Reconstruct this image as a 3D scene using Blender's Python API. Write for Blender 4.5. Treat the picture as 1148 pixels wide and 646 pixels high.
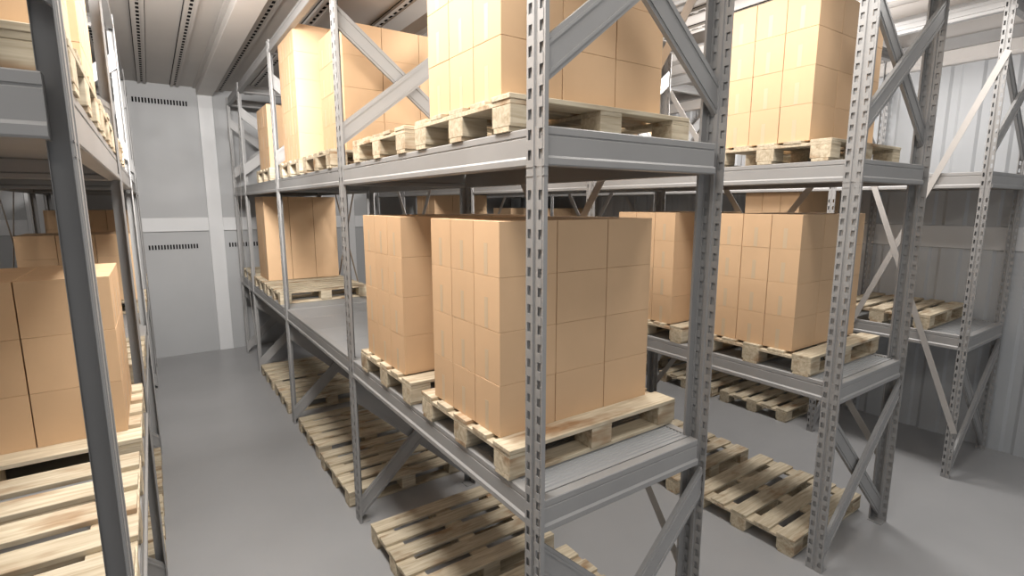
import bpy, bmesh, math, random
from mathutils import Vector, Matrix
random.seed(7)
S = bpy.context.scene
for o in list(bpy.data.objects): bpy.data.objects.remove(o)
COL = S.collection

# ------------------------------------------------------------------ camera
F_PX, YAW, PIT, ROL = 584.1, 0.602, 0.1588, -0.0007
CAM = Vector((-1.2992, -1.786, 2.8258))
cy, sy, cp, sp = math.cos(YAW), math.sin(YAW), math.cos(PIT), math.sin(PIT)
fwd = Vector((sy*cp, cy*cp, -sp)); rt = Vector((cy, -sy, 0)); up = rt.cross(fwd)
c_, s_ = math.cos(ROL), math.sin(ROL)
rt2 = rt*c_ + up*s_; up2 = up*c_ - rt*s_
cam_d = bpy.data.cameras.new('camera'); cam = bpy.data.objects.new('camera', cam_d); COL.objects.link(cam)
M = Matrix((rt2, up2, -fwd)).transposed().to_4x4(); M.translation = CAM
cam.matrix_world = M
cam_d.sensor_width = 36; cam_d.lens = F_PX/1148*36; cam_d.clip_start = .05
S.camera = cam

# ------------------------------------------------------------------ light
S.view_settings.view_transform = 'Standard'; S.view_settings.look = 'None'
S.view_settings.gamma = 1; S.view_settings.use_curve_mapping = False
S.view_settings.exposure = 0.0
W = bpy.data.worlds.new('world'); S.world = W; W.use_nodes = True
W.node_tree.nodes['Background'].inputs[0].default_value = (.80, .85, .92, 1)
W.node_tree.nodes['Background'].inputs[1].default_value = .41
def lamp(loc, power, col=(1, .93, .85), r=.16):
    d = bpy.data.lights.new('ceiling_lamp', 'POINT'); d.energy = power; d.color = col; d.shadow_soft_size = r
    o = bpy.data.objects.new('ceiling_lamp', d); o.location = loc; COL.objects.link(o)
def overhead_area(loc, sx, sy_, power, col=(1, .93, .85)):
    d = bpy.data.lights.new('aisle_and_fill_light', 'AREA'); d.shape = 'RECTANGLE'; d.size = sx; d.size_y = sy_
    d.energy = power; d.color = col
    o = bpy.data.objects.new('aisle_and_fill_light', d); o.location = loc; COL.objects.link(o)
def far_fill(loc, power, w=1.0, h=.4, tilt=75, col=(1, .96, .92), spread=180):  # unseen fill panel, added to brighten the far wall, ceiling and floor
    d = bpy.data.lights.new('added_far_fill', 'AREA'); d.shape = 'RECTANGLE'; d.size = w; d.size_y = h
    d.energy = power; d.color = col; d.spread = math.radians(spread)
    o = bpy.data.objects.new('added_far_fill', d); o.location = loc; o.rotation_euler = (math.radians(tilt), 0, 0); COL.objects.link(o)
WARM = (1, .965, .92)
overhead_area((-.72, 1.2, 4.74), .6, 4.6, 215, WARM)
far_fill((-1.0, 2.5, 4.45), 60, tilt=66, spread=80); far_fill((-1.0, 2.5, 4.45), 48, tilt=98, spread=90)
overhead_area((0., -3.6, 4.74), 5.0, .8, 85, WARM)  # fill added behind the camera to lift the sides facing it
overhead_area((1.96, .8, 4.74), .5, 3.6, 118, WARM); far_fill((1.96, 1.9, 4.5), 70, tilt=75, spread=100)
overhead_area((4.60, .7, 4.74), .5, 3.2, 75, WARM); lamp((4.75, 1.3, 4.2), 110, (1, .98, .97), r=.3); far_fill((4.6, 1.2, 4.5), 70, tilt=75, spread=100)
far_fill((-3.4, 0, 4.5), 90)

# ------------------------------------------------------------------ materials
def mat(name, base, rough=.6, spec=.4, var=.0, bump=0, scale=8, stretch=None, second=None, metallic=0, rnd=0, bdist=.002):
    m = bpy.data.materials.new(name); m.use_nodes = True; nt = m.node_tree; b = nt.nodes['Principled BSDF']
    b.inputs['Roughness'].default_value = rough; b.inputs['Specular IOR Level'].default_value = spec
    b.inputs['Metallic'].default_value = metallic
    b.inputs['Base Color'].default_value = (*base, 1)
    if var or bump or rnd:
        tc = nt.nodes.new('ShaderNodeTexCoord'); mp = nt.nodes.new('ShaderNodeMapping')
        nt.links.new(tc.outputs['Object'], mp.inputs['Vector'])
        if stretch: mp.inputs['Scale'].default_value = stretch
        oi = nt.nodes.new('ShaderNodeObjectInfo')
        cm = nt.nodes.new('ShaderNodeCombineXYZ'); ml = nt.nodes.new('ShaderNodeMath'); ml.operation = 'MULTIPLY'; ml.inputs[1].default_value = 37.
        nt.links.new(oi.outputs['Random'], ml.inputs[0])
        for i in range(3): nt.links.new(ml.outputs[0], cm.inputs[i])
        nt.links.new(cm.outputs[0], mp.inputs['Location'])
        n = nt.nodes.new('ShaderNodeTexNoise'); n.inputs['Scale'].default_value = scale; n.inputs['Detail'].default_value = 5
        nt.links.new(mp.outputs[0], n.inputs['Vector'])
        r = nt.nodes.new('ShaderNodeValToRGB'); r.color_ramp.elements[0].position = .3; r.color_ramp.elements[1].position = .7
        s2 = second or tuple(c*(1-var) for c in base)
        r.color_ramp.elements[0].color = (*s2, 1); r.color_ramp.elements[1].color = (*base, 1)
        nt.links.new(n.outputs['Fac'], r.inputs[0]); out = r.outputs[0]
        if rnd:
            hv = nt.nodes.new('ShaderNodeHueSaturation'); mr = nt.nodes.new('ShaderNodeMapRange')
            mr.inputs[3].default_value = 1-rnd; mr.inputs[4].default_value = 1+rnd
            nt.links.new(oi.outputs['Random'], mr.inputs[0]); nt.links.new(mr.outputs[0], hv.inputs['Value'])
            nt.links.new(out, hv.inputs['Color']); out = hv.outputs[0]
        nt.links.new(out, b.inputs['Base Color'])
        if bump:
            bp = nt.nodes.new('ShaderNodeBump'); bp.inputs['Strength'].default_value = bump; bp.inputs['Distance'].default_value = bdist
            nt.links.new(n.outputs['Fac'], bp.inputs['Height']); nt.links.new(bp.outputs[0], b.inputs['Normal'])
    return m
MT = dict(
    steel=mat('grey_painted_steel', (.33, .325, .32), .42, .5, .10, scale=3),
    deck=mat('deck_steel', (.34, .345, .35), .40, .5, .10, scale=2.5),
    strap=mat('strap_steel', (.42, .40, .38), .45, .5),
    card=mat('cardboard', (.67, .455, .275), .78, .25, .05, scale=5, rnd=.035),
    tape=mat('tape', (.59, .45, .30), .5, .4),
    floor=mat('floor_paint', (.37, .37, .375), .33, .42, .12, scale=.9, bump=.02),
    wall=mat('wall_panel', (.40, .405, .41), .6, .35, .06, scale=1.2),
    sheet=mat('corrugated_sheet', (.47, .485, .50), .5, .4, .10, scale=1.5, stretch=(1, 1.4, .12)),
    trim=mat('column_paint', (.62, .625, .63), .55, .4, .04, scale=2),
    ceil=mat('ceiling_sheet', (.50, .47, .44), .6, .35, .07, scale=1.2),
    beam=mat('ceiling_beam', (.62, .59, .56), .55, .4, .04, scale=2),
    dark=mat('dark_backing', (.012, .012, .013), .9, .1),  # near-black: shade painted into rib holes and vent slots, plus seam lines
)
def wood():
    m = bpy.data.materials.new('pine_wood'); m.use_nodes = True; nt = m.node_tree; L = nt.links; N = nt.nodes
    b = N['Principled BSDF']; b.inputs['Roughness'].default_value = .78; b.inputs['Specular IOR Level'].default_value = .2
    tc = N.new('ShaderNodeTexCoord'); oi = N.new('ShaderNodeObjectInfo')
    mu = N.new('ShaderNodeMath'); mu.operation = 'MULTIPLY'; mu.inputs[1].default_value = 53; L.new(oi.outputs['Random'], mu.inputs[0])
    cx = N.new('ShaderNodeCombineXYZ'); [L.new(mu.outputs[0], cx.inputs[i]) for i in range(3)]
    mp = N.new('ShaderNodeMapping'); mp.inputs['Scale'].default_value = (1.2, 14, 14); L.new(tc.outputs['Object'], mp.inputs['Vector']); L.new(cx.outputs[0], mp.inputs['Location'])
    n = N.new('ShaderNodeTexNoise'); n.inputs['Scale'].default_value = 3; n.inputs['Detail'].default_value = 6; n.inputs['Distortion'].default_value = .6
    L.new(mp.outputs[0], n.inputs['Vector'])
    r = N.new('ShaderNodeValToRGB'); e = r.color_ramp.elements; e[0].position = .28; e[0].color = (.43, .35, .24, 1); e[1].position = .66; e[1].color = (.66, .58, .44, 1)
    L.new(n.outputs['Fac'], r.inputs[0])
    mp2 = N.new('ShaderNodeMapping'); mp2.inputs['Scale'].default_value = (2.0, 4.5, 4.5); L.new(tc.outputs['Object'], mp2.inputs['Vector']); L.new(cx.outputs[0], mp2.inputs['Location'])
    n2 = N.new('ShaderNodeTexNoise'); n2.inputs['Scale'].default_value = 1.6; n2.inputs['Detail'].default_value = 3; L.new(mp2.outputs[0], n2.inputs['Vector'])
    r2 = N.new('ShaderNodeValToRGB'); f = r2.color_ramp.elements; f[0].position = .26; f[0].color = (.45, .25, .12, 1); f[1].position = .46; f[1].color = (1, 1, 1, 1)
    L.new(n2.outputs['Fac'], r2.inputs[0])
    mx = N.new('ShaderNodeMix'); mx.data_type = 'RGBA'; mx.blend_type = 'MULTIPLY'; mx.inputs[0].default_value = .8
    L.new(r.outputs[0], mx.inputs[6]); L.new(r2.outputs[0], mx.inputs[7])
    hv = N.new('ShaderNodeHueSaturation'); mr = N.new('ShaderNodeMapRange'); mr.inputs[3].default_value = .84; mr.inputs[4].default_value = 1.12
    L.new(oi.outputs['Random'], mr.inputs[0]); L.new(mr.outputs[0], hv.inputs['Value']); L.new(mx.outputs[2], hv.inputs['Color'])
    L.new(hv.outputs[0], b.inputs['Base Color'])
    bp = N.new('ShaderNodeBump'); bp.inputs['Strength'].default_value = .25; bp.inputs['Distance'].default_value = .002
    L.new(n.outputs['Fac'], bp.inputs['Height']); L.new(bp.outputs[0], b.inputs['Normal'])
    return m
MT['wood'] = wood()

# ------------------------------------------------------------------ helpers
def box(bm, x0, x1, y0, y1, z0, z1):
    v = [bm.verts.new((x, y, z)) for x in (x0, x1) for y in (y0, y1) for z in (z0, z1)]
    for f in ((0,1,3,2),(4,6,7,5),(0,4,5,1),(2,3,7,6),(0,2,6,4),(1,5,7,3)): bm.faces.new([v[i] for i in f])
def prism(bm, prof, a, b, axis):
    """prof = list of (p, z); extrude from a to b along axis 'x' or 'y'"""
    mk = (lambda p, z, t: (t, p, z)) if axis == 'x' else (lambda p, z, t: (p, t, z))
    A = [bm.verts.new(mk(p, z, a)) for p, z in prof]; B = [bm.verts.new(mk(p, z, b)) for p, z in prof]
    n = len(prof)
    for i in range(n): bm.faces.new((A[i], A[(i+1) % n], B[(i+1) % n], B[i]))
    bm.faces.new(A); bm.faces.new(B[::-1])
def mesh(name, bm, m, bevel=0):
    bmesh.ops.recalc_face_normals(bm, faces=bm.faces[:])
    me = bpy.data.meshes.new(name); bm.to_mesh(me); bm.free(); me.materials.append(MT[m]); return me
def link(name, me, parent=None, loc=(0, 0, 0), rotz=0, bevel=0):
    o = bpy.data.objects.new(name, me); COL.objects.link(o); o.location = loc; o.rotation_euler = (0, 0, rotz)
    if parent: o.parent = parent
    if bevel:
        bv = o.modifiers.new('bevel', 'BEVEL'); bv.width = bevel; bv.segments = 1; bv.limit_method = 'ANGLE'
    return o
def obj(name, bm, m, parent=None, **k): return link(name, mesh(name, bm, m), parent, **k)
def tag(o, label, cat, group=None):
    o['label'] = label; o['category'] = cat
    if group: o['group'] = group
def struct(name, bm, m, **k):
    o = obj(name, bm, m, **k); o['kind'] = 'structure'; return o
def empty(name, loc, rotz=0):
    o = bpy.data.objects.new(name, None); COL.objects.link(o); o.location = loc; o.rotation_euler = (0, 0, rotz); o.empty_display_size = .2; return o

# ------------------------------------------------------------------ dimensions
Z1, Z2, Z3, PH = 1.518, 3.136, 4.70, .159
CEIL = 4.94; YB = 9.70; XR = 6.58; XL = -4.3; YF = -6.0

# ------------------------------------------------------------------ setting
bm = bmesh.new(); box(bm, XL-.2, XR+.3, YF, YB+.3, -.15, 0); struct('floor', bm, 'floor')
bm = bmesh.new(); box(bm, XL-.2, XR+.3, YF, YB+.3, CEIL, CEIL+.15); struct('ceiling', bm, 'ceil')
bm = bmesh.new(); box(bm, XL-.2, XR+.3, YB, YB+.2, 0, CEIL); struct('wall_back', bm, 'wall')
bm = bmesh.new(); box(bm, XL-.2, XL, YF, YB, 0, CEIL); struct('wall_left', bm, 'wall')
bm = bmesh.new()                                   # right wall: trapezoidal sheet
pts = []; y = YF
while y < YB:
    pts += [(XR, y), (XR, y+.16), (XR+.018, y+.19), (XR+.018, y+.27)]; y += .30
pts = [(x, min(y, YB)) for x, y in pts]
lo = [bm.verts.new((x, y, 0)) for x, y in pts]; hi = [bm.verts.new((x, y, CEIL)) for x, y in pts]
for i in range(len(pts)-1): bm.faces.new((lo[i], lo[i+1], hi[i+1], hi[i]))
o = struct('wall_right', bm, 'sheet'); sd = o.modifiers.new('solidify', 'SOLIDIFY'); sd.thickness = .05; sd.offset = 0
tn = 0
def trim(bm, m='trim'):
    global tn; tn += 1; return struct('trim_%d' % tn, bm, m, bevel=.006)
for x in (-2.95, -.405, 2.14, 4.69):               # wall columns on the back wall, each running into its ceiling beam
    bm = bmesh.new(); box(bm, x, x+.24, YB-.05, YB, 0, CEIL-.13); trim(bm)
    bm = bmesh.new(); box(bm, x-.01, x+.25, YF, YB, CEIL-.13, CEIL); trim(bm, 'beam')
    bm = bmesh.new(); box(bm, x-.06, x+.30, YF, YB, CEIL-.02, CEIL); trim(bm, 'ceil')
for a, b in ((XL, -2.95), (-2.71, -.405), (-.165, 2.14), (2.38, 4.69), (4.93, XR)):      # horizontal wall rail between columns
    bm = bmesh.new(); box(bm, a, b, YB-.045, YB, 2.34, 2.59); trim(bm)
bm = bmesh.new(); box(bm, XR-.04, XR, YF, YB-.05, 2.31, 2.575); trim(bm)                 # rail along the right wall
bm = bmesh.new(); box(bm, XL, XL+.04, YF, YB-.05, 2.34, 2.59); trim(bm)
bm = bmesh.new(); prism(bm, [(XR, 4.42), (XR-.10, 4.42), (XR-.12, 4.46), (XR-.12, 4.60), (XR-.03, 4.62), (XR-.03, CEIL), (XR, CEIL)], YF, YB-.05, 'y'); trim(bm, 'beam')
for x in (5.55, 6.08):
    bm = bmesh.new(); box(bm, x, x+.16, YF, YB-.05, CEIL-.14, CEIL); trim(bm, 'beam')
# perforated ribs under the ceiling
def rib(x):
    bm = bmesh.new(); z = CEIL-.035
    box(bm, x-.062, x-.030, YF, YB-.02, z, CEIL); box(bm, x+.030, x+.062, YF, YB-.02, z, CEIL)
    def q(x0, x1, y0, y1, zz): 
        bm.faces.new([bm.verts.new(c) for c in ((x0, y0, zz), (x1, y0, zz), (x1, y1, zz), (x0, y1, zz))])
    zc = z+.008
    q(x-.030, x-.016, YF, YB-.02, zc); q(x+.016, x+.030, YF, YB-.02, zc)
    y = YF; q(x-.016, x+.016, YF, 0, zc); y = 0
    while y < YB-.16:
        q(x-.016, x+.016, y, y+.055, zc); y += .14
    q(x-.016, x+.016, y, YB-.02, zc)
    o = trim(bm, 'ceil'); o.modifiers.clear()
    bm = bmesh.new(); box(bm, x-.029, x+.029, YF+.02, YB-.04, CEIL-.010, CEIL-.004)
    obj('rib_hole_shade', bm, 'dark', o)  # dark strip standing in for the shade inside the perforations
    bm = bmesh.new(); box(bm, x-.070, x-.0625, YF, YB-.02, CEIL-.006, CEIL-.001); box(bm, x+.0625, x+.070, YF, YB-.02, CEIL-.006, CEIL-.001)
    obj('rib_seam', bm, 'dark', o)
for x in (-3.6, -2.2, -1.70, -1.22, -.745, -.04, .44, 1.13, 1.65, 2.75, 3.3, 3.85, 4.3, 5.25, 5.9): rib(x)
# louvred vents in the back wall
def vent(x0, x1, z0, z1, label):
    n = round((x1-x0)/.047); bm = bmesh.new(); pitch = (x1-x0)/n
    box(bm, x0, x1, YB-.012, YB-.001, z1-.006, z1); box(bm, x0, x1, YB-.012, YB-.001, z0, z0+.006)
    for i in range(n+1): box(bm, x0+i*pitch-.010, x0+i*pitch+.010, YB-.012, YB-.001, z0+.006, z1-.006)
    o = obj('wall_vent', bm, 'wall'); tag(o, label, 'vent')
    bm = bmesh.new(); box(bm, x0+.004, x1-.004, YB-.003, YB-.0006, z0+.004, z1-.004); obj('slot_shade', bm, 'dark', o)  # dark backing sheet paints the shade between the slats
vent(-1.40, -.56, 4.585, 4.685, 'slotted grille high on the back wall just below the ceiling')
vent(-1.39, -.60, 2.01, 2.105, 'slotted grille on the back wall below the rail, left of the column')
vent(-.10, .62, 2.01, 2.105, 'slotted grille on the back wall below the rail, right of the column')

# ------------------------------------------------------------------ rack parts (shared meshes)
PW, PD = .120, .062          # upright: width, deep flange
def PS(m_): return .020 if m_ > 0 else .005      # shallow flange
def upright_mesh(mir=1, sheet=True):
    bm = bmesh.new(); H = 4.72; h = PW/2
    def q(u0, v0, u1, v1, z0, z1_):
        bm.faces.new([bm.verts.new(c) for c in ((mir*v0, u0, z0), (mir*v1, u1, z0), (mir*v1, u1, z1_), (mir*v0, u0, z1_))])
    for s in (-1, 1):
        dp = PD if s > 0 else PS(mir)
        q(s*h, 0, s*.049, 0, 0, H); q(s*.025, 0, s*.012, 0, 0, H); q(s*.012, 0, s*.008, .009, 0, H)
        q(s*h, 0, s*h, dp, 0, H)
        if s > 0: q(h, dp, h-.014, dp, 0, H)
        sv = .010 if mir > 0 else (-.010 if sheet == 1 else -.003)
        if sheet: q(s*.050, sv, s*.024, sv, 0, H)
        if sheet and mir < 0: q(s*.050, 0, s*.050, sv, 0, H); q(s*.024, 0, s*.024, sv, 0, H)              # inner sheet behind the slots
        z = 0; k = 0
        while True:
            a = .045+.08*k
            if a+.05 > H: break
            k += 1
            if 2.90 < a < 3.0: continue
            q(s*.049, 0, s*.025, 0, z, a); z = a+.040
        q(s*.049, 0, s*.025, 0, z, H)
    q(-.008, .009, .008, .009, 0, H)
    bmesh.ops.remove_doubles(bm, verts=bm.verts[:], dist=1e-5)
    return mesh('upright', bm, 'steel')
ME_UP = {(m_, t_): upright_mesh(m_, t_) for m_ in (1, -1) for t_ in (0, 1, 2)}
def sleeve_mesh(mir):
    bm = bmesh.new(); h = PW/2+.0015
    def bx(a, b, *r): box(bm, min(mir*a, mir*b), max(mir*a, mir*b), *r)
    for z0, z1_ in ((2.940, 2.943), (2.977, 2.980)):
        bx(-.0025, -.0003, -h, -.014, z0, z1_); bx(-.0025, -.0003, .014, h, z0, z1_)
        bx(-.0025, PD, h-.0012, h, z0, z1_); bx(-.0025, PS(mir), -h, -h+.0012, z0, z1_)
    return mesh('splice', bm, 'steel')
ME_SL = {m_: sleeve_mesh(m_) for m_ in (1, -1)}
def foot_mesh(mir):
    bm = bmesh.new(); box(bm, min(mir*.004, mir*.095), max(mir*.004, mir*.095), -.055, .055, 0, .006); return mesh('foot_plate', bm, 'steel')
ME_FT = {m_: foot_mesh(m_) for m_ in (1, -1)}
def beam_prof(h, inv=1):
    p = [(.050, 0), (.004, 0), (0, -.004), (0, -.030), (.004, -.033), (.004, -.037), (0, -.040), (0, -h+.040), (-.010, -h+.030), (-.010, -h+.006), (-.006, -h), (.050, -h)]
    return [(inv*a, b) for a, b in p]
def flat_bar(name, p0, p1, w, t, yc, parent, m='steel', ridges=True, plane='xz', vcut=False):
    """bar between p0 and p1 in a vertical plane; p = (horizontal, z); yc = coordinate of its centre across the plane"""
    d = Vector((p1[0]-p0[0], p1[1]-p0[1])); L = d.length; d /= L; n = Vector((-d.y, d.x)); bm = bmesh.new()
    def bar(n0, n1, y0, y1):
        vs = []
        for s in (0, L):
            for nn in (n0, n1):
                for yy in (y0, y1):
                    q = Vector(p0) + d*s + (Vector((0, nn/abs(d.x))) if vcut else n*nn)
                    vs.append(bm.verts.new((q.x, yy, q.y) if plane == 'xz' else (yy, q.x, q.y)))
        for f in ((0,1,3,2),(4,6,7,5),(0,4,5,1),(2,3,7,6),(0,2,6,4),(1,5,7,3)): bm.faces.new([vs[i] for i in f])
    bar(-w/2, w/2, yc-t/2+.0, yc-t/2+.003)
    if ridges:
        bar(-w/2, -w/2+.003, yc-t/2+.003, yc+t/2); bar(w/2-.003, w/2, yc-t/2+.003, yc+t/2)
        bar(-w/2+.018, -w/2+.030, yc-t/2-.005, yc-t/2); bar(w/2-.030, w/2-.018, yc-t/2-.005, yc-t/2)
    return obj(name, bm, m, parent)

def rack(name_label, X, ylines, dirx=1, depth=1.19, ribbed=True, us=1., front_strap=(), back_strap=(), y_off=0):
    """front face at world x = X; depth runs in +x (dirx=1) or -x (dirx=-1)"""
    R = empty('pallet_rack', (X, 0, 0)); tag(R, name_label, 'rack', None)
    s = dirx; PW = .120*us
    def up_(x, y, facing):
        o = link('upright', ME_UP[(facing, 0 if us != 1 else (1 if s > 0 else 2))], R, (x, y, 0))
        sd = o.modifiers.new('solidify', 'SOLIDIFY'); sd.thickness = .002; sd.offset = -1
        o.scale = (us, us, 1)
        sl = link('splice', ME_SL[facing], o); ft = link('foot_plate', ME_FT[facing], o)
    for y in ylines:
        yc = y-PW/2
        up_(0, yc, s); up_(s*depth, yc, -s)
        # frame braces: lower and upper crossing pairs
        d = depth
        for (za, zb) in ((.13, 1.24), (3.37, 4.30)):
            a = (s*.006, za); b = (s*(d-.006), zb)
            flat_bar('diagonal_brace', a, b, .135, .024, yc-.030*us, R, vcut=True)
            a = (s*.006, zb); b = (s*(d-.006), za)
            flat_bar('diagonal_brace', a, b, .135, .024, yc+.012*us, R, vcut=True)
        for z, h in ((Z1, .152), (Z2, .155), (Z3, .125)):
            bm = bmesh.new(); pr = [(yc-.040+p, z+q) for p, q in beam_prof(h)]
            prism(bm, pr, s*(.005 if s > 0 else .045), s*(depth-.060), 'x'); obj('crossbar', bm, 'steel', R)
    for a, b in zip(ylines[:-1], ylines[1:]):
        y0, y1 = a+.001, b-PW-.001
        for z, h in ((Z1, .152), (Z2, .155), (Z3, .125)):
            bm = bmesh.new(); prism(bm, [(s*(.010+p), z+q) for p, q in beam_prof(h)], y0, y1, 'y'); obj('shelf_beam', bm, 'steel', R)
            bm = bmesh.new(); prism(bm, [(s*(depth-.010-p), z+q) for p, q in beam_prof(h)], y0, y1, 'y'); obj('shelf_beam', bm, 'steel', R)
        n = max(2, round((y1-y0)/.62)); w = (y1-y0+.08)/n
        for z in (Z1, Z2):
            for k in range(n):
                u0, u1 = y0-.04+k*w+.002, y0-.04+(k+1)*w-.002; bm = bmesh.new()
                xa, xb = s*.062, s*(depth-.062)
                if ribbed and k == 0 and a == ylines[0] and z == Z1:
                    top = []; yy = u0+.02; top.append((u0, z-.004))
                    while yy+.03 < u1-.02:
                        top += [(yy, z-.004), (yy+.005, z-.010), (yy+.012, z-.010), (yy+.017, z-.004)]; yy += .024
                    top.append((u1, z-.004)); pr = top+[(u1, z-.035), (u0, z-.035)]
                else: pr = [(u0, z-.004), (u1, z-.004), (u1, z-.035), (u0, z-.035)]
                prism(bm, pr, min(xa, xb), max(xa, xb), 'x'); obj('deck_panel', bm, 'deck', R)
        def xstrap(xc, wd, t):
            flat_bar('cross_strap', (y0-.07, .50), (y1+.07, 4.22), wd, t, xc, R, 'strap', False, 'yz')
            flat_bar('cross_strap', (y0-.07, 4.22), (y1+.07, .50), wd, t, xc+.006, R, 'strap', False, 'yz')
        i = ylines.index(a)
        if i in front_strap: xstrap(-s*.008-.003, .056, .003)
        if i in back_strap: xstrap(s*(depth+.012), .060, .003)
    return R
YL = [0, 2.62, 5.22, 7.82, 9.18]
rack('long grey steel rack in the centre with the perforated post crossing the picture', 0, YL, 1, front_strap=(3,), back_strap=(0, 1, 2))
rack('grey steel rack beyond the centre one, holding cartons right of the dark post', 2.72, [-.03, 2.60, 5.22, 7.82, 9.18], 1, back_strap=(0, 1, 2))
rack('rearmost grey steel rack, in front of the corrugated right wall', 5.302, [-.13, 1.24, 3.85, 6.46, 9.06], 1, depth=1.17, us=.65, front_strap=(0,), back_strap=(1, 2))
rack('grey steel rack at the left edge, beside the open aisle', -1.437, [.0, 2.60, 5.22, 7.82, 9.18], -1, back_strap=(0, 1, 2))

# ------------------------------------------------------------------ pallets
def bxmesh(name, lx, ly, lz):
    bm = bmesh.new(); box(bm, -lx/2, lx/2, -ly/2, ly/2, 0, lz); return mesh(name, bm, 'wood')
ME_DB = [bxmesh('deck_board', 1.2, .150, .022), bxmesh('deck_board', 1.2, .135, .022), bxmesh('deck_board', 1.2, .145, .022)]
ME_ST = bxmesh('stringer_board', .145, .98, .022); ME_BL = bxmesh('block', .145, .145, .093); ME_BB = bxmesh('bottom_board', 1.2, .12, .022)
PL, PWD = 1.2, .98
def make_pallet():
    r = empty('pallet', (0, 0, 0))                 # origin: corner nearest the end post, on the shelf
    for k in range(5):
        w = .145
        link('deck_board', ME_DB[(0, 1, 2, 1, 0)[k]], r, (PL/2, w/2+k*(PWD-w)/4, PH-.022), bevel=.002)
    for x in (.0725, .6, PL-.0725):
        link('stringer_board', ME_ST, r, (x, PWD/2, PH-.044), bevel=.002)
        for y in (.0725, PWD/2, PWD-.0725): link('block', ME_BL, r, (x, y, .022), bevel=.003)
    for y in (.0725, PWD/2, PWD-.0725): link('bottom_board', ME_BB, r, (PL/2, y, 0), bevel=.002)
    return r
proto_p = None
def pallet(x, y, z, label, group=None, rot=0.):
    global proto_p
    if proto_p is None: r = proto_p = make_pallet()
    else:
        r = proto_p.copy(); COL.objects.link(r)
        for ch in list(proto_p.children):
            c = ch.copy(); COL.objects.link(c); c.parent = r
    for ch in r.children:
        if ch.name.startswith('deck_board'): ch.rotation_euler.z = random.uniform(-.004, .004); ch.location.x = PL/2+random.uniform(-.005, .005)
    r.location = (x, y, z); r.rotation_euler = (0, 0, rot); tag(r, label, 'pallet', group)
    return r
# ------------------------------------------------------------------ cartons
CX, CY = .355, .243
def carton_mesh(h):
    bm = bmesh.new(); box(bm, 0, CX-.005, 0, CY-.005, 0, h-.0012)
    return mesh('carton', bm, 'card')
def tape_mesh(h):
    bm = bmesh.new(); a = CY/2
    box(bm, -.0006, .0, a-.016, a+.016, h*.02, h*.60); return mesh('tape_strip', bm, 'tape')
CM = {}
NCART = 0
# cartons of the far stacks that stand in the second line: one joint object instead of individuals (row, place)
BULK = {
    'far second rack stack': '20 21 22 23 24 30 31 32 33 34 b0 b1 b2 b3 b4',
    'rearmost rack tall stack': '20 21 22 23 24 30 31 32 33 34 b0 b1 b2 b3 b4',
    'distant rearmost rack stack': '20 21 22 23 24 30 31 32 33 34 b0 b1 b2 b3 b4 t1',
    'farthest stack, rearmost rack': '20 21 22 23 24 30 31 32 33 34 b0 b1 b2 b3 b4 t3 t4',
    'upper stack of rearmost rack': '20 21 22 23 24 b0 b1 b2 b3 b4 t1 t2 t3 t4',
    'hindmost left rack stack': '20 21 22 23 24 31 32 b0 b1 b2 b3 b4 t1 t2 t5 t6 t7 t8',
    'left rack stack behind the nearest': '21 22 b1 b2 b3 b4 t1 t7',
    'upper left corner stack': '20 21 23 24 30 31 32 33 34 b1 b3 b4 t0 t1 t2 t3 t4',
    'upper left stack, second': '23 24 30 33 34 b3 b4 t0 t1 t2 t3 t4',
    'low upper stack near back wall': '23 24 b3 b4 t3 t4 t5 t6 t7 t8',
    'tallest upper stack, centre rack': '23 24 33 34 43 44 b3 b4 t4 t5 t6 t7 t8',
}
BULK_BM = bmesh.new()
POSN = ['near aisle corner', 'middle of aisle side', 'far aisle corner', 'middle of near side', 'near rear corner', 'centre', 'middle of rear side', 'middle of far side', 'far rear corner']
POSI = {(0, 0): 0, (0, 1): 1, (0, 2): 2, (1, 0): 3, (2, 0): 4, (1, 1): 5, (2, 1): 6, (1, 2): 7, (2, 2): 8}
ROWN = ['bottom', 'second', 'third', 'fourth', 'fifth']
def stack(x, y, z, rows, where, group, left=False, h=.268, cols_x=(0, 1, 2), tape=True, top_all=True):
    global NCART
    if h not in CM:
        r = link('carton', carton_mesh(h), bevel=.0012); t = link('tape_strip', tape_mesh(h), r); CM[h] = r; first = True
    else: first = False
    src = CM[h]
    for k in range(rows):
        for i in cols_x:
            for j in range(3):
                aisle = (i == 2) if left else (i == 0)
                vis = aisle or j == 0 or (k == rows-1 and top_all)
                if not vis: continue
                ii = (2-i) if left else i
                pc = POSI[(ii, j)]; rc = 't' if k == rows-1 else 'b234'[k]
                if rc+str(pc) in BULK.get(where, '').split():
                    box(BULK_BM, x+i*CX, x+i*CX+CX-.005, y+j*CY, y+j*CY+CY-.005, z+k*h, z+k*h+h-.0012); continue
                if first: r = src; first = False
                else:
                    r = src.copy(); COL.objects.link(r)
                    if tape and aisle:
                        c = src.children[0].copy(); COL.objects.link(c); c.parent = r
                jj = .0007
                px, py = x+i*CX+random.uniform(-jj, jj), y+j*CY+random.uniform(-jj, jj)
                if left: r.rotation_euler = (0, 0, math.pi); r.location = (px+CX-.005, py+CY-.005, z+k*h)
                else: r.location = (px, py, z+k*h)
                pos = POSN[pc]
                row = 'top' if k == rows-1 else ROWN[k]
                tag(r, '%s row carton, %s, %s' % (row, pos, where), 'box', group); NCART += 1
T = Z1+PH; U = Z2+PH
P1 = 'wooden pallet'
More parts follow.
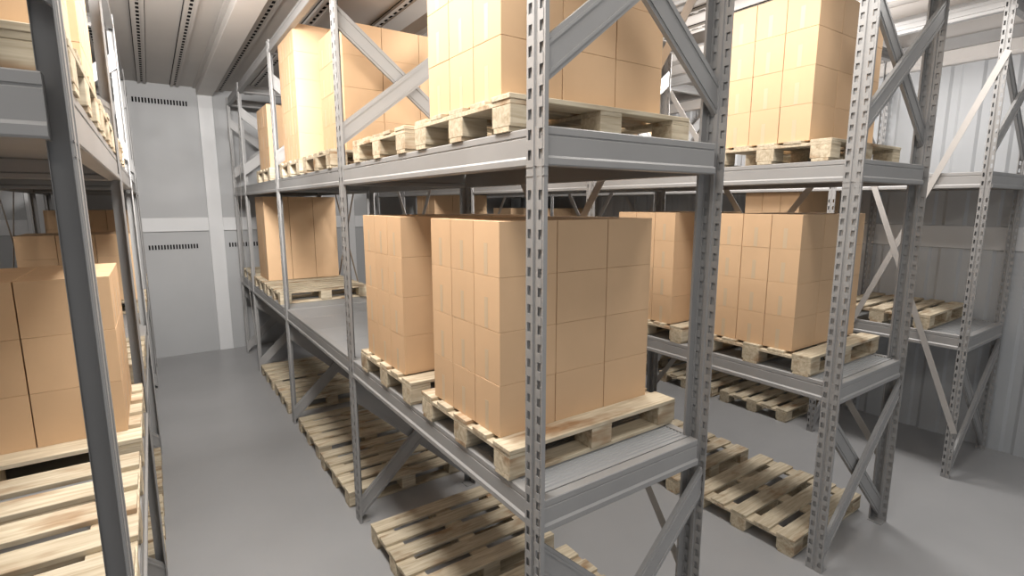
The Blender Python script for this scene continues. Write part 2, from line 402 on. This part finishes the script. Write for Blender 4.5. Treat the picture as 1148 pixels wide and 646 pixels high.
# --- centre rack, middle shelf
pallet(-.003, .118, Z1, 'pallet under the large front carton stack, behind the perforated post')
stack(.035, .262, T, 4, 'big front stack behind the perforated post', 'cartons of the big front stack')
pallet(-.003, 1.27, Z1, 'pallet under the carton stack just left of the big front one')
stack(.035, 1.44, T, 4, 'stack left of the big front one', 'cartons of the stack left of the big front one')
pallet(.01, 5.52, Z1, 'empty pallet on the middle shelf of the centre rack, in front of tall cartons', rot=.008)
pallet(.01, 6.62, Z1, 'pallet carrying tall cartons, far end of the centre rack, middle shelf')
stack(.10, 6.80, T, 1, 'tall stack at the far end', 'cartons of the tall far stack', h=1.27, tape=False, top_all=False)
pallet(.02, 7.93, Z1, 'hindmost pallet on the centre rack, beside the back wall', rot=-.01)
# --- centre rack, upper shelf
pallet(0, .118, Z2, 'pallet under the upper carton stack above the big front one')
stack(.035, .24, U, 4, 'upper stack above the big front one', 'cartons of the upper stack above the front one')
pallet(0, 1.24, Z2, 'empty pallet on the upper shelf, left of the upper front stack')
pallet(0, 2.82, Z2, 'pallet under upper cartons seen through the crossed braces')
stack(.17, 2.90, U, 4, 'upper stack behind the crossed braces', 'cartons of the upper stack behind the braces')
pallet(0, 3.95, Z2, 'pallet under the tallest upper carton stack of the centre rack')
stack(.04, 4.06, U, 5, 'tallest upper stack, centre rack', 'cartons of the tallest upper stack')
pallet(0, 5.56, Z2, 'pallet under the low upper carton stack near the back wall')
stack(.04, 5.70, U, 3, 'low upper stack near back wall', 'cartons of the low upper stack')
# --- centre rack, floor
pallet(-.005, .10, 0, 'nearest floor pallet under the centre rack, mostly out of frame')
pallet(-.005, 1.24, 0, 'empty floor pallet under the centre rack, left of the perforated post', rot=-.006)
pallet(0, 2.80, 0, 'empty floor pallet just behind the first brace foot of the centre rack', rot=.01)
pallet(.01, 3.93, 0, 'empty floor pallet behind the first brace foot, the farther of that pair')
pallet(.01, 5.50, 0, 'empty floor pallet behind the second brace foot, nearer of that pair', rot=-.008)
pallet(.01, 6.62, 0, 'farthest empty floor pallet under the centre rack')
# --- second rack
X2 = 2.72
pallet(X2+.01, .073, Z1, 'pallet under the carton stack between the dark post and perforated post')
stack(X2+.05, .245, T, 4, 'stack in the second rack, nearest', 'cartons of the nearest second rack stack')
pallet(X2+.01, 1.25, Z1, 'pallet under cartons just left of the dark post, second rack')
stack(X2+.05, 1.42, T, 4, 'second rack stack left of dark post', 'cartons of the second rack stack left of the dark post')
pallet(X2+.01, .073, Z2, 'pallet under the upper carton stack in the second rack')
stack(X2+.05, .25, U, 4, 'upper stack of the second rack', 'cartons of the upper second rack stack')
pallet(X2, .066, 0, 'empty floor pallet at the foot of the right perforated post', rot=.004)
pallet(X2, 1.20, 0, 'empty floor pallet behind the dark post under the second rack', rot=-.01)
pallet(X2+.01, 2.80, 0, 'floor pallet of the second rack seen under the near shelf')
pallet(X2+.01, 6.30, Z1, 'far pallet under tall cartons in the second rack')
stack(X2+.05, 6.50, T, 5, 'far second rack stack', 'cartons of the far second rack stack', h=.264, tape=False, top_all=False)
# --- third rack
X3 = 5.302
pallet(X3+.02, .13, Z1, 'empty pallet on the middle shelf of the rearmost rack, by crossed straps', rot=.01)
pallet(X3+.02, 1.42, Z1, 'pallet under tall cartons on the rearmost rack')
stack(X3+.10, 1.62, T, 5, 'rearmost rack tall stack', 'cartons of the tall rearmost rack stack', h=.266, tape=False, top_all=False)
pallet(X3+.02, 6.60, Z1, 'far pallet under distant cartons of the rearmost rack')
stack(X3+.06, 6.75, T, 4, 'distant rearmost rack stack', 'cartons of the distant rearmost rack stack', tape=False, top_all=False)
pallet(X3+.02, 7.80, Z1, 'farthest pallet under distant cartons of the rearmost rack')
stack(X3+.06, 7.95, T, 4, 'farthest stack, rearmost rack', 'cartons of the farthest rearmost rack stack', tape=False, top_all=False)
pallet(X3, 1.50, 0, 'floor pallet under the rearmost rack beside its perforated post')
pallet(X3, 2.60, 0, 'floor pallet under the rearmost rack, just left of the dark post', rot=.01)
pallet(X3+.01, 3.97, 0, 'floor pallet under the rearmost rack, behind the small brace foot', rot=-.01)
pallet(X3+.02, 4.00, Z2, 'pallet under upper cartons of the rearmost rack')
stack(X3+.06, 4.15, U, 3, 'upper stack of rearmost rack', 'cartons of the upper rearmost rack stack', tape=False, top_all=False)
# --- left rack (front face looks at the aisle)
XLf = -1.44
xl = XLf-1.2
pallet(xl, .13, Z1, 'empty pallet at the lower left corner on the left rack shelf', rot=0)
pallet(xl, 1.29, Z1, 'pallet under the nearest cartons of the left rack')
xs = XLf-.05-3*CX
stack(xs, 1.43, T, 3, 'nearest stack in left rack', 'cartons of the nearest left rack stack', left=True)
pallet(xl, 2.80, Z1, 'pallet of the left rack just behind the nearest cartons')
stack(xs-.02, 6.10, T, 3, 'left rack stack behind the nearest', 'cartons of the second left rack stack', left=True)
pallet(xl, 5.95, Z1, 'far pallet of the left rack under the second carton stack')
pallet(xl, 7.95, Z1, 'hindmost pallet of the left rack under cartons')
stack(xs, 8.15, T, 4, 'hindmost left rack stack', 'cartons of the hindmost left rack stack', left=True)
pallet(xl, .13, Z2, 'upper pallet at the upper left corner of the picture')
stack(xs, .27, U, 4, 'upper left corner stack', 'cartons of the upper left corner stack', left=True, top_all=False)
pallet(xl, 1.29, Z2, 'upper pallet of the left rack, edge-on behind the near post')
stack(xs, 1.43, U, 4, 'upper left stack, second', 'cartons of the second upper left stack', left=True, top_all=False)
pallet(xl, 2.82, Z2, 'upper pallet of the left rack past its second post')
for n_, y_ in (('first', .13), ('second', 1.29), ('third', 2.80), ('fourth', 3.95)):
    pallet(xl, y_, 0, 'floor pallet under the left rack, %s from the near post' % n_)
o = obj('cartons', BULK_BM, 'card'); tag(o, 'remaining cartons in the rear of the far and upper stacks', 'boxes'); o['kind'] = 'stuff'
